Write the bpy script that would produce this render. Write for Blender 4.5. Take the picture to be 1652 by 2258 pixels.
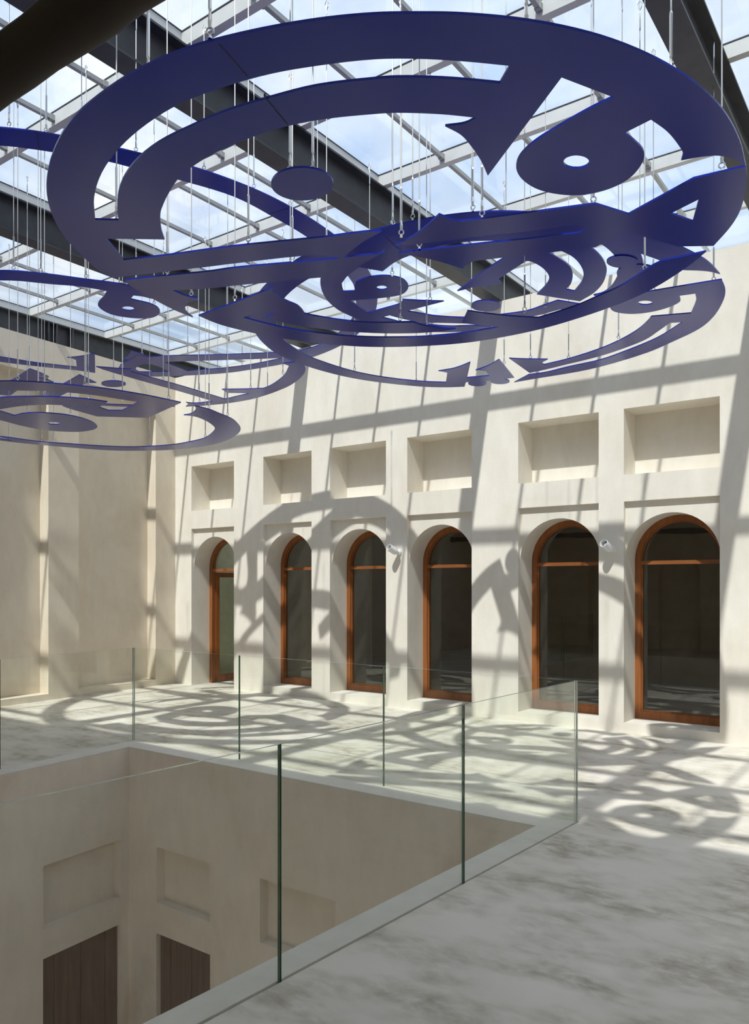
import bpy, bmesh, math, random
from mathutils import Vector, Matrix
from mathutils.geometry import tessellate_polygon

random.seed(7)
for o in list(bpy.data.objects):
    bpy.data.objects.remove(o, do_unlink=True)
scene = bpy.context.scene
COL = scene.collection

# ------------------------------------------------------------------ camera
# world: X runs along the arcade wall, Y towards it, Z up; metres; upper floor at z = 0
cam_data = bpy.data.cameras.new('camera')
cam = bpy.data.objects.new('camera', cam_data)
COL.objects.link(cam)
cam_data.sensor_fit = 'HORIZONTAL'
cam_data.sensor_width = 36.0
cam_data.lens = 36.0 * 1720.0 / 1652.0
cam_data.shift_y = (1292.0 - 1129.0) / 1652.0
cam_data.clip_start = 0.05
cam_data.clip_end = 400
cam.location = (0, 0, 1.75)
cam.rotation_euler = (math.radians(90), 0, math.atan2(1720, 2376))
scene.camera = cam

# ------------------------------------------------------------------ sky and sun
SKY_STRENGTH = 1.1
SUN_STRENGTH = 3.0
world = bpy.data.worlds.new('sky')
scene.world = world
world.use_nodes = True
wn = world.node_tree
wn.nodes.clear()
w_out = wn.nodes.new('ShaderNodeOutputWorld')
w_bg = wn.nodes.new('ShaderNodeBackground')
w_tc = wn.nodes.new('ShaderNodeTexCoord')
w_map = wn.nodes.new('ShaderNodeMapping')
w_map.inputs['Scale'].default_value = (1.0, 2.6, 2.4)
w_map.inputs['Rotation'].default_value = (0.2, 0.1, 0.5)
w_n = wn.nodes.new('ShaderNodeTexNoise')
w_n.inputs['Scale'].default_value = 2.4
w_n.inputs['Detail'].default_value = 7
w_n.inputs['Roughness'].default_value = 0.55
w_r = wn.nodes.new('ShaderNodeValToRGB')
w_r.color_ramp.elements[0].position = 0.36
w_r.color_ramp.elements[0].color = (0.38, 0.485, 0.67, 1)
w_r.color_ramp.elements[1].position = 0.70
w_r.color_ramp.elements[1].color = (0.74, 0.745, 0.765, 1)
wn.links.new(w_tc.outputs['Generated'], w_map.inputs['Vector'])
wn.links.new(w_map.outputs['Vector'], w_n.inputs['Vector'])
wn.links.new(w_n.outputs['Fac'], w_r.inputs['Fac'])
wn.links.new(w_r.outputs['Color'], w_bg.inputs['Color'])
w_bg.inputs['Strength'].default_value = SKY_STRENGTH
wn.links.new(w_bg.outputs['Background'], w_out.inputs['Surface'])

sun_data = bpy.data.lights.new('sun', 'SUN')
sun_data.energy = SUN_STRENGTH
sun_data.angle = math.radians(0.85)
sun_data.color = (1.0, 0.965, 0.90)
sun = bpy.data.objects.new('sun', sun_data)
COL.objects.link(sun)
SUN_DIR = Vector((-0.148, 0.755, -1.0))
sun.rotation_euler = SUN_DIR.to_track_quat('-Z', 'Y').to_euler()
sun.location = (2, -6, 14)

vs = scene.view_settings
vs.view_transform = 'Standard'
vs.look = 'None'
vs.exposure = 0.70
vs.gamma = 1.0
vs.use_curve_mapping = False
scene.cycles.max_bounces = 16
scene.cycles.diffuse_bounces = 8
scene.cycles.glossy_bounces = 5
scene.cycles.transparent_max_bounces = 32

# ------------------------------------------------------------------ materials
def new_mat(name):
    m = bpy.data.materials.new(name)
    m.use_nodes = True
    nt = m.node_tree
    nt.nodes.clear()
    out = nt.nodes.new('ShaderNodeOutputMaterial')
    return m, nt, out

def noise(nt, scale, detail=4, rough=0.55, mapping=None, dist=0.0):
    tc = nt.nodes.new('ShaderNodeTexCoord')
    n = nt.nodes.new('ShaderNodeTexNoise')
    n.inputs['Scale'].default_value = scale
    n.inputs['Detail'].default_value = detail
    n.inputs['Roughness'].default_value = rough
    n.inputs['Distortion'].default_value = dist
    if mapping:
        mp = nt.nodes.new('ShaderNodeMapping')
        mp.inputs['Scale'].default_value = mapping
        nt.links.new(tc.outputs['Object'], mp.inputs['Vector'])
        nt.links.new(mp.outputs['Vector'], n.inputs['Vector'])
    else:
        nt.links.new(tc.outputs['Object'], n.inputs['Vector'])
    return n

def ramp(nt, src, p0, c0, p1, c1):
    r = nt.nodes.new('ShaderNodeValToRGB')
    r.color_ramp.elements[0].position = p0
    r.color_ramp.elements[0].color = tuple(c0) + (1,) if len(c0) == 3 else c0
    r.color_ramp.elements[1].position = p1
    r.color_ramp.elements[1].color = tuple(c1) + (1,) if len(c1) == 3 else c1
    nt.links.new(src, r.inputs['Fac'])
    return r

def mixc(nt, fac, a, b, mode='MIX'):
    m = nt.nodes.new('ShaderNodeMix')
    m.data_type = 'RGBA'
    m.blend_type = mode
    if isinstance(fac, float):
        m.inputs[0].default_value = fac
    else:
        nt.links.new(fac, m.inputs[0])
    nt.links.new(a, m.inputs[6])
    nt.links.new(b, m.inputs[7])
    return m.outputs[2]

def plain(name, col, rough=0.5, metal=0.0, spec=0.5, var=0.0, vscale=6.0, bump=0.0, bscale=60.0, coat=0.0):
    m, nt, out = new_mat(name)
    b = nt.nodes.new('ShaderNodeBsdfPrincipled')
    b.inputs['Roughness'].default_value = rough
    b.inputs['Metallic'].default_value = metal
    b.inputs['Specular IOR Level'].default_value = spec
    b.inputs['Coat Weight'].default_value = coat
    n = noise(nt, vscale)
    lo = [max(0, x * (1 - var)) for x in col]
    hi = [min(1, x * (1 + var)) for x in col]
    r = ramp(nt, n.outputs['Fac'], 0.3, lo, 0.7, hi)
    nt.links.new(r.outputs['Color'], b.inputs['Base Color'])
    if bump > 0:
        n2 = noise(nt, bscale)
        bp = nt.nodes.new('ShaderNodeBump')
        bp.inputs['Strength'].default_value = bump
        bp.inputs['Distance'].default_value = 0.01
        nt.links.new(n2.outputs['Fac'], bp.inputs['Height'])
        nt.links.new(bp.outputs['Normal'], b.inputs['Normal'])
    nt.links.new(b.outputs['BSDF'], out.inputs['Surface'])
    return m

def plaster(name, light, dark, stain, amount=0.5):
    m, nt, out = new_mat(name)
    b = nt.nodes.new('ShaderNodeBsdfPrincipled')
    b.inputs['Roughness'].default_value = 0.8
    b.inputs['Specular IOR Level'].default_value = 0.25
    n1 = noise(nt, 1.1, 6, 0.6, dist=0.6)
    n2 = noise(nt, 7.0, 6, 0.65, mapping=(1.0, 1.0, 0.35))
    n3 = noise(nt, 0.55, 8, 0.62, mapping=(1.0, 1.0, 0.5), dist=1.2)
    base = ramp(nt, n1.outputs['Fac'], 0.32, dark, 0.62, light)
    fine = ramp(nt, n2.outputs['Fac'], 0.3, (0.93, 0.93, 0.92), 0.65, (1, 1, 1))
    c = mixc(nt, 1.0, base.outputs['Color'], fine.outputs['Color'], 'MULTIPLY')
    st = ramp(nt, n3.outputs['Fac'], 0.55, (0, 0, 0), 0.72, (amount, amount, amount))
    rgb = nt.nodes.new('ShaderNodeRGB')
    rgb.outputs[0].default_value = tuple(stain) + (1,)
    c = mixc(nt, st.outputs['Color'], c, rgb.outputs[0])
    nt.links.new(c, b.inputs['Base Color'])
    bp = nt.nodes.new('ShaderNodeBump')
    bp.inputs['Strength'].default_value = 0.12
    bp.inputs['Distance'].default_value = 0.01
    n4 = noise(nt, 22, 5, 0.6)
    nt.links.new(n4.outputs['Fac'], bp.inputs['Height'])
    nt.links.new(bp.outputs['Normal'], b.inputs['Normal'])
    nt.links.new(b.outputs['BSDF'], out.inputs['Surface'])
    return m

def cement_floor(name):
    m, nt, out = new_mat(name)
    b = nt.nodes.new('ShaderNodeBsdfPrincipled')
    b.inputs['Specular IOR Level'].default_value = 0.32
    n1 = noise(nt, 2.3, 3, 0.5, mapping=(0.75, 1.15, 1.0), dist=0.15)
    n2 = noise(nt, 0.7, 4, 0.6, dist=0.4)
    n3 = noise(nt, 9.0, 5, 0.62, mapping=(0.7, 1.2, 1.0), dist=0.25)
    base = ramp(nt, n2.outputs['Fac'], 0.35, (0.69, 0.645, 0.565), 0.65, (0.81, 0.765, 0.685))
    blot = ramp(nt, n1.outputs['Fac'], 0.40, (0, 0, 0), 0.66, (1, 1, 1))
    fine = ramp(nt, n3.outputs['Fac'], 0.36, (0.15, 0.15, 0.15), 0.66, (0.9, 0.9, 0.9))
    f = mixc(nt, 1.0, blot.outputs['Color'], fine.outputs['Color'], 'MULTIPLY')
    ol = nt.nodes.new('ShaderNodeRGB')
    ol.outputs[0].default_value = (0.30, 0.262, 0.18, 1)
    c = mixc(nt, f, base.outputs['Color'], ol.outputs[0])
    nt.links.new(c, b.inputs['Base Color'])
    rr = ramp(nt, n3.outputs['Fac'], 0.3, (0.42, 0.42, 0.42), 0.7, (0.6, 0.6, 0.6))
    nt.links.new(rr.outputs['Color'], b.inputs['Roughness'])
    bp = nt.nodes.new('ShaderNodeBump')
    bp.inputs['Strength'].default_value = 0.05
    bp.inputs['Distance'].default_value = 0.01
    nt.links.new(n3.outputs['Fac'], bp.inputs['Height'])
    nt.links.new(bp.outputs['Normal'], b.inputs['Normal'])
    nt.links.new(b.outputs['BSDF'], out.inputs['Surface'])
    return m

def wood(name, c0, c1, axis='Z', rough=0.45, scale=9.0):
    m, nt, out = new_mat(name)
    b = nt.nodes.new('ShaderNodeBsdfPrincipled')
    b.inputs['Roughness'].default_value = rough
    sc = {'X': (0.08, 1, 1), 'Y': (1, 0.08, 1), 'Z': (1, 1, 0.08)}[axis]
    n = noise(nt, scale, 6, 0.6, mapping=sc, dist=1.5)
    r = ramp(nt, n.outputs['Fac'], 0.3, c0, 0.7, c1)
    nt.links.new(r.outputs['Color'], b.inputs['Base Color'])
    bp = nt.nodes.new('ShaderNodeBump')
    bp.inputs['Strength'].default_value = 0.15
    bp.inputs['Distance'].default_value = 0.004
    nt.links.new(n.outputs['Fac'], bp.inputs['Height'])
    nt.links.new(bp.outputs['Normal'], b.inputs['Normal'])
    nt.links.new(b.outputs['BSDF'], out.inputs['Surface'])
    return m

def glass(name, tint, base=0.04, power=5.0, dusty=0.0):
    # thin clear sheet: straight transmission plus a mirror share that grows towards grazing view
    m, nt, out = new_mat(name)
    tr = nt.nodes.new('ShaderNodeBsdfTransparent')
    tr.inputs['Color'].default_value = tuple(tint) + (1,)
    gl = nt.nodes.new('ShaderNodeBsdfGlossy')
    gl.inputs['Roughness'].default_value = 0.0
    gl.inputs['Color'].default_value = (0.95, 0.98, 0.97, 1)
    lw = nt.nodes.new('ShaderNodeLayerWeight')
    lw.inputs['Blend'].default_value = 0.5
    p = nt.nodes.new('ShaderNodeMath')
    p.operation = 'POWER'
    p.inputs[1].default_value = power
    nt.links.new(lw.outputs['Facing'], p.inputs[0])
    mu = nt.nodes.new('ShaderNodeMath')
    mu.operation = 'MULTIPLY_ADD'
    mu.inputs[1].default_value = 1 - base
    mu.inputs[2].default_value = base
    nt.links.new(p.outputs[0], mu.inputs[0])
    mx = nt.nodes.new('ShaderNodeMixShader')
    nt.links.new(mu.outputs[0], mx.inputs[0])
    nt.links.new(tr.outputs[0], mx.inputs[1])
    nt.links.new(gl.outputs[0], mx.inputs[2])
    last = mx
    if dusty > 0:
        df = nt.nodes.new('ShaderNodeBsdfDiffuse')
        df.inputs['Color'].default_value = (0.8, 0.8, 0.78, 1)
        n = noise(nt, 1.3, 6, 0.6, mapping=(1, 0.5, 1), dist=0.5)
        r = ramp(nt, n.outputs['Fac'], 0.4, (0.01, 0.01, 0.01), 0.75, (dusty, dusty, dusty))
        m2 = nt.nodes.new('ShaderNodeMixShader')
        nt.links.new(r.outputs['Color'], m2.inputs[0])
        nt.links.new(last.outputs[0], m2.inputs[1])
        nt.links.new(df.outputs[0], m2.inputs[2])
        last = m2
    nt.links.new(last.outputs[0], out.inputs['Surface'])
    return m

M = {}
M['plaster'] = plaster('plaster_cream', (0.80, 0.76, 0.685), (0.75, 0.70, 0.615), (0.60, 0.50, 0.37), 0.45)
M['plaster_left'] = plaster('plaster_beige', (0.775, 0.70, 0.58), (0.71, 0.63, 0.51), (0.62, 0.52, 0.40), 0.5)
M['plaster_void'] = plaster('plaster_grey', (0.83, 0.765, 0.675), (0.765, 0.695, 0.60), (0.62, 0.51, 0.40), 0.8)
M['kerb'] = plaster('kerb_plaster', (0.80, 0.755, 0.685), (0.74, 0.695, 0.62), (0.50, 0.46, 0.40), 0.3)
M['floor'] = cement_floor('polished_cement')
M['floor_dark'] = plain('stone_floor', (0.74, 0.69, 0.61), 0.6, var=0.2)
M['groove'] = plain('dark_gap', (0.03, 0.03, 0.025), 0.8)
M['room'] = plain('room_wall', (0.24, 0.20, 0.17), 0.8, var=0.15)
M['room_pale'] = plain('room_wall_pale', (0.82, 0.82, 0.72), 0.8, var=0.08)
M['steel'] = plain('black_steel', (0.040, 0.042, 0.048), 0.5, spec=0.5, var=0.25, bump=0.06, bscale=160)
M['alu'] = plain('grey_aluminium', (0.60, 0.61, 0.60), 0.42, spec=0.5, var=0.05)
M['alu_dark'] = plain('grey_tube', (0.40, 0.41, 0.405), 0.45, var=0.06)
M['gasket'] = plain('gasket', (0.015, 0.015, 0.017), 0.6)
M['blue'] = plain('ultramarine_paint', (0.007, 0.022, 0.31), 0.22, spec=0.28, var=0.05, vscale=2.5)
M['seam'] = plain('seam_line', (0.008, 0.012, 0.06), 0.6)  # dark colour of the thin joint line across a plate
M['cable'] = plain('steel_cable', (0.62, 0.62, 0.61), 0.35, metal=0.7)
M['chrome'] = plain('bright_steel', (0.75, 0.75, 0.75), 0.18, metal=1.0)
M['wood'] = wood('orange_hardwood', (0.20, 0.062, 0.015), (0.36, 0.125, 0.032))
M['wood_x'] = wood('orange_hardwood_rail', (0.20, 0.062, 0.015), (0.36, 0.125, 0.032), 'X')
M['door_wood'] = wood('brown_door_wood', (0.125, 0.078, 0.050), (0.20, 0.128, 0.085), rough=0.6)
M['log'] = wood('old_log', (0.010, 0.007, 0.005), (0.032, 0.023, 0.017), 'X', 0.75, 6.0)
M['pane_dark'] = glass('window_glass', (0.70, 0.68, 0.64), 0.08, 4.0)
M['pane_clear'] = glass('door_glass', (0.92, 0.95, 0.90), 0.05, 4.5)
M['pane_roof'] = glass('roof_glass', (0.93, 0.955, 0.965), 0.035, 5.0, dusty=0.10)
M['rail_glass'] = glass('balustrade_glass', (0.972, 0.985, 0.970), 0.028, 4.5)
M['glass_edge'] = plain('green_glass_edge', (0.055, 0.145, 0.085), 0.15, spec=0.6, var=0.3, vscale=3)
M['glass_edge_pale'] = plain('pale_glass_edge', (0.42, 0.50, 0.43), 0.15, spec=0.6, var=0.2, vscale=3)  # paler copy of the edge colour, with its view-dependent reflection painted in
M['lamp_white'] = plain('white_enamel', (0.78, 0.79, 0.79), 0.35)
M['lamp_dark'] = plain('lamp_inside', (0.03, 0.03, 0.03), 0.4)
M['lens'] = plain('lamp_lens', (0.35, 0.36, 0.37), 0.1)

# ------------------------------------------------------------------ builders
def link(name, mesh, mat, parent=None, **props):
    o = bpy.data.objects.new(name, mesh)
    COL.objects.link(o)
    mats = mat if isinstance(mat, (list, tuple)) else [mat]
    if mesh is not None and not mesh.materials:
        for k in mats:
            mesh.materials.append(M[k])
    if parent is not None:
        o.parent = parent
    for k, v in props.items():
        o[k] = v
    return o

def empty(name, loc=(0, 0, 0), **props):
    o = bpy.data.objects.new(name, None)
    o.empty_display_size = 0.2
    o.location = loc
    COL.objects.link(o)
    for k, v in props.items():
        o[k] = v
    return o

def from_bm(name, bm, smooth=False):
    bmesh.ops.recalc_face_normals(bm, faces=bm.faces)
    me = bpy.data.meshes.new(name)
    bm.to_mesh(me)
    bm.free()
    if smooth:
        for p in me.polygons:
            p.use_smooth = True
    return me

def box_bm(bm, x0, x1, y0, y1, z0, z1):
    v = [bm.verts.new((x, y, z)) for x in (x0, x1) for y in (y0, y1) for z in (z0, z1)]
    for f in ((0, 1, 3, 2), (4, 6, 7, 5), (0, 4, 5, 1), (2, 3, 7, 6), (0, 2, 6, 4), (1, 5, 7, 3)):
        bm.faces.new([v[i] for i in f])

def box(name, b, mat, parent=None, **props):
    bm = bmesh.new()
    box_bm(bm, *b)
    return link(name, from_bm(name, bm), mat, parent, **props)

def boxes_mesh(name, bs):
    bm = bmesh.new()
    for b in bs:
        box_bm(bm, *b)
    return from_bm(name, bm)

def prism_bm(bm, outer, holes, fn, d0, d1):
    """extrude a 2-D outline with holes; fn(a, b, d) -> world point"""
    loops = [outer] + list(holes)
    flat = [p for l in loops for p in l]
    tris = tessellate_polygon([[Vector((p[0], p[1], 0)) for p in l] for l in loops])
    lo = [bm.verts.new(fn(p[0], p[1], d0)) for p in flat]
    hi = [bm.verts.new(fn(p[0], p[1], d1)) for p in flat]
    for t in tris:
        try:
            bm.faces.new([lo[i] for i in t])
            bm.faces.new([hi[i] for i in reversed(t)])
        except ValueError:
            pass
    k = 0
    for l in loops:
        n = len(l)
        for i in range(n):
            a, b2 = k + i, k + (i + 1) % n
            try:
                bm.faces.new((lo[a], lo[b2], hi[b2], hi[a]))
            except ValueError:
                pass
        k += n

def rect(a0, a1, b0, b1):
    return [(a0, b0), (a1, b0), (a1, b1), (a0, b1)]

def arch(a0, a1, b0, bs, n=28):
    r = (a1 - a0) / 2
    c = (a0 + a1) / 2
    return [(a0, b0), (a1, b0)] + [(c + r * math.cos(math.pi * i / n), bs + r * math.sin(math.pi * i / n)) for i in range(n + 1)]

def tube_bm(bm, pts, radii, seg=8, cap=True):
    """tapered tube along points"""
    rings = []
    n = len(pts)
    up = Vector((0, 0, 1))
    for i, p in enumerate(pts):
        p = Vector(p)
        t = (Vector(pts[min(i + 1, n - 1)]) - Vector(pts[max(i - 1, 0)])).normalized()
        a = t.cross(up)
        if a.length < 1e-4:
            a = t.cross(Vector((1, 0, 0)))
        a.normalize()
        b = t.cross(a).normalized()
        rings.append([bm.verts.new(p + (a * math.cos(2 * math.pi * k / seg) + b * math.sin(2 * math.pi * k / seg)) * radii[i]) for k in range(seg)])
    for i in range(n - 1):
        for k in range(seg):
            bm.faces.new((rings[i][k], rings[i][(k + 1) % seg], rings[i + 1][(k + 1) % seg], rings[i + 1][k]))
    if cap:
        bm.faces.new(rings[0])
        bm.faces.new(list(reversed(rings[-1])))

# ------------------------------------------------------------------ floor, kerb and stairwell void
YW = 9.29                       # face of the arcade wall
XR = 5.2                        # right wall
YB = -2.6                       # wall behind the gallery
def left_x(y):                  # left wall is a little out of square
    return -11.16 + (YW - y) * 0.042
rim_out = [(-2.164, 5.575), (-7.40, 5.575), (-6.84, -0.70), (-2.562, -0.70)]
rim_in = [(-2.378, 5.292), (-7.130, 5.298), (-6.725, -0.42), (-2.716, -0.42)]
flr = [(left_x(YB) - 0.5, YB - 0.3), (XR + 0.3, YB - 0.3), (XR + 0.3, YW + 0.02), (-11.6, YW + 0.02)]
xy = lambda a, b, d: (a, b, d)
bm = bmesh.new()
prism_bm(bm, flr, [rim_out], xy, -0.35, 0.0)
link('floor', from_bm('floor', bm), 'floor', kind='structure', label='pale polished cement floor with brown blotches around the void', category='floor')
bm = bmesh.new()
g = 0.014
rim_mid = [(-2.164 - g, 5.575 - g), (-7.40 + g, 5.575 - g), (-6.84 + g, -0.70 + g), (-2.562 - g, -0.70 + g)]
prism_bm(bm, rim_mid, [rim_in], xy, -0.02, 0.004)
link('trim_1', from_bm('kerb', bm), 'kerb', kind='structure', label='smooth grey plaster kerb edging the open void', category='kerb')
bm = bmesh.new()
prism_bm(bm, rim_out, [rim_mid], xy, -0.35, -0.012)
link('trim_2', from_bm('kerb_gap', bm), 'groove', kind='structure', label='thin dark shadow gap between kerb and floor', category='joint')

ZL = -4.4
def wall_fn(p0, p1, side=1):
    """frame of a wall from p0 to p1: a along it, b up, d into the wall"""
    p0 = Vector((p0[0], p0[1], 0)); p1 = Vector((p1[0], p1[1], 0))
    t = (p1 - p0).normalized()
    n = Vector((-t.y, t.x, 0)) * side
    return (lambda a, b, d: tuple(p0 + t * a + n * d + Vector((0, 0, b)))), (p1 - p0).length

def wall(name, fn, outer, holes, depth, back, mat, **props):
    bm = bmesh.new()
    prism_bm(bm, outer, holes, fn, 0.0, depth)
    a0 = min(p[0] for p in outer); a1 = max(p[0] for p in outer)
    b0 = min(p[1] for p in outer); b1 = max(p[1] for p in outer)
    if back > 0:
        prism_bm(bm, rect(a0, a1, b0, b1), [], fn, depth, depth + back)
    return link(name, from_bm(name, bm), mat, kind='structure', **props)

# far side of the void (under the arcade side)
fn, L = wall_fn((-7.130, 5.298), (-2.378, 5.292))
S = lambda x: x + 7.130
f_holes = [rect(S(-6.663), S(-5.846), -1.578, -0.992), rect(S(-5.162), S(-4.257), -1.593, -0.992), rect(S(-3.66), S(-2.85), -1.593, -0.992),
           rect(S(-6.668), S(-5.843), ZL + 0.01, -1.90), rect(S(-5.162), S(-4.257), ZL + 0.01, -1.90)]
wall('wall_void_far', fn, rect(-0.35, L + 0.35, ZL, -0.02), f_holes, 0.105, 0.2, 'plaster_void',
     label='shaded plaster wall of the void below the far kerb, with square niches', category='wall')
def plank_door(name, fn, a0, a1, b0, b1, d0, n, label):
    root = empty(name, fn((a0 + a1) / 2, b0, d0), kind='structure', label=label, category='door')
    inv = Matrix.Translation(-root.location)
    w = (a1 - a0) / n
    for i in range(n):
        bm = bmesh.new()
        prism_bm(bm, rect(a0 + i * w + 0.003, a0 + (i + 1) * w - 0.003, b0, b1), [], fn, d0 + (0.004 if i % 2 else 0.0), d0 + 0.04)
        bm.transform(inv)
        link('plank', from_bm('plank', bm), 'door_wood', root)
    bm = bmesh.new()
    prism_bm(bm, rect(a0, a1, b0, b1), [], fn, d0 + 0.03, d0 + 0.05)
    bm.transform(inv)
    link('backing', from_bm('backing', bm), 'groove', root)
    return root
plank_door('door_2', fn, S(-6.662), S(-5.849), ZL + 0.02, -1.906, 0.05, 5, 'brown plank door under the nearer niche on the far wall of the void')
plank_door('door_4', fn, S(-5.156), S(-4.263), ZL + 0.02, -1.906, 0.05, 5, 'brown plank door under the wide right-hand niche in the void')
# left side of the void
fn, L = wall_fn((-7.130, 5.298), (-6.725, -0.42), side=-1)
S2 = lambda y: (5.298 - y) * 1.0027
l_holes = [rect(S2(5.185), S2(4.255), -1.60, -0.974), rect(S2(3.75), S2(2.8), -1.60, -0.974), rect(S2(5.187), S2(4.252), ZL + 0.01, -1.88), rect(S2(3.75), S2(2.8), ZL + 0.01, -1.88)]
wall('wall_void_left', fn, rect(-0.3, L + 0.3, ZL, -0.02), l_holes, 0.105, 0.2, 'plaster_void',
     label='shaded plaster wall on the left side of the void, with a square niche', category='wall')
plank_door('door_3', fn, S2(5.181), S2(4.258), ZL + 0.02, -1.886, 0.05, 6, 'wide brown plank door at the left side of the void')
plank_door('door_5', fn, S2(3.744), S2(2.806), ZL + 0.02, -1.886, 0.05, 6, 'brown plank door further along the left side of the void')
fn, L = wall_fn((-2.378, 5.292), (-2.716, -0.42))
wall('wall_void_right', fn, rect(-0.3, L + 0.3, ZL, -0.02), [], 0.1, 0.2, 'plaster_void',
     label='plain plaster wall of the void under the near kerb', category='wall')
fn, L = wall_fn((-6.725, -0.42), (-2.716, -0.42), side=-1)
wall('wall_void_near', fn, [(-0.3, ZL), (0.6, ZL), (0.6, -2.7), (L - 0.6, -2.7), (L - 0.6, ZL), (L + 0.3, ZL), (L + 0.3, -0.02), (-0.3, -0.02)], [], 0.3, 0, 'plaster_void',  # unseen lower opening, added to let daylight into the void
     label='plaster wall of the void on the camera side, with an added opening that lets in light from an unseen yard', category='wall')
box('floor_lower', (-14, 6, -16, 5.8, ZL - 0.2, ZL), 'floor_dark', kind='structure', label='stone floor of the storey below, deep in the void, extended as an added yard that bounces light', category='floor')  # runs on outdoors out of view, added to bounce sunlight into the void

# ------------------------------------------------------------------ arcade wall with niches and arched openings
bays = [(-10.728, -9.660), (-8.978, -7.939), (-7.570, -6.519), (-6.148, -5.107), (-4.423, -3.356), (-3.049, -1.978)]
NZ0, NZ1, PZ, SILL = 3.076, 3.865, 2.758, 0.115
ZT = 5.50
xz = lambda a, b, d: (a, d, b)
wl, wr = -11.7, XR + 0.3
def arch_of(b, i, z0):
    r = (b[1] - b[0]) / 2
    return arch(b[0], b[1], z0, 2.605 - r)
bm = bmesh.new()
# the front layer is an outline that steps round the openings standing on the floor
out1 = [(wl, 0.0)]
for b in bays:
    out1 += [(b[0], 0.0), (b[0], PZ), (b[1], PZ), (b[1], 0.0)]
out1 += [(wr, 0.0), (wr, ZT), (wl, ZT)]
prism_bm(bm, out1, [rect(b[0], b[1], NZ0, NZ1) for b in bays], xz, YW, YW + 0.058)
out2 = [(wl, 0.0)]
for i, b in enumerate(bays):
    a = arch_of(b, i, 0.0)
    out2 += [a[0]] + list(reversed(a[2:])) + [a[1]]
out2 += [(wr, 0.0), (wr, ZT), (wl, ZT)]
prism_bm(bm, out2, [rect(b[0], b[1], NZ0, NZ1) for b in bays], xz, YW + 0.058, YW + 0.43)
prism_bm(bm, out2, [], xz, YW + 0.43, YW + 0.62)
box_bm(bm, -9.30, wr, YW + 0.62, 13.2, 3.3, ZT - 0.05)  # stops short of the first bay, leaving an added unseen light well
link('wall_far', from_bm('wall_far', bm), 'plaster', kind='structure', label='sunlit cream plaster arcade wall with six arched openings under six niches', category='wall')
bm = bmesh.new()
for si, b in enumerate(bays[1:]):
    v = [(b[0], YW, 0), (b[1], YW, 0), (b[1], YW, SILL), (b[0], YW, SILL), (b[0], YW + 0.5, 0), (b[1], YW + 0.5, 0), (b[1], YW + 0.5, SILL - 0.004), (b[0], YW + 0.5, SILL - 0.004)]
    v = [bm.verts.new(p) for p in v]
    for f in ((0, 1, 2, 3), (5, 4, 7, 6), (4, 0, 3, 7), (1, 5, 6, 2), (3, 2, 6, 7), (4, 5, 1, 0)):
        bm.faces.new([v[i] for i in f])
    me = from_bm('sill', bm)
    bm = bmesh.new()
    link('trim_%d' % (si + 3), me, 'plaster', kind='structure', label='low plaster sill under the %s arched opening counted from the room corner' % ('second', 'third', 'fourth', 'fifth', 'sixth')[si], category='sill', group='sills of the arched windows')
bm.free()
# room behind
box('floor_room', (-11.7, wr, YW + 0.02, 13.2, -0.35, -0.004), 'floor', kind='structure', label='cement floor of the dark room behind the arcade', category='floor')
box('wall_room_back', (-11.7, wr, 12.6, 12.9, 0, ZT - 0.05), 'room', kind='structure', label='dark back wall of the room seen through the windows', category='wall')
box('wall_room_left', (-11.7, -10.98, YW + 0.62, 12.6, 0, ZT - 0.05), 'room_pale', kind='structure', label='pale side wall of the room seen through the open door', category='wall')
box('wall_room_partition', (-9.30, -9.18, YW + 0.62, 12.6, 0, 3.3), 'room_pale', kind='structure', label='pale partition wall in the room behind the arcade', category='wall')  # pale tone chosen to bounce light behind the open door

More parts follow.
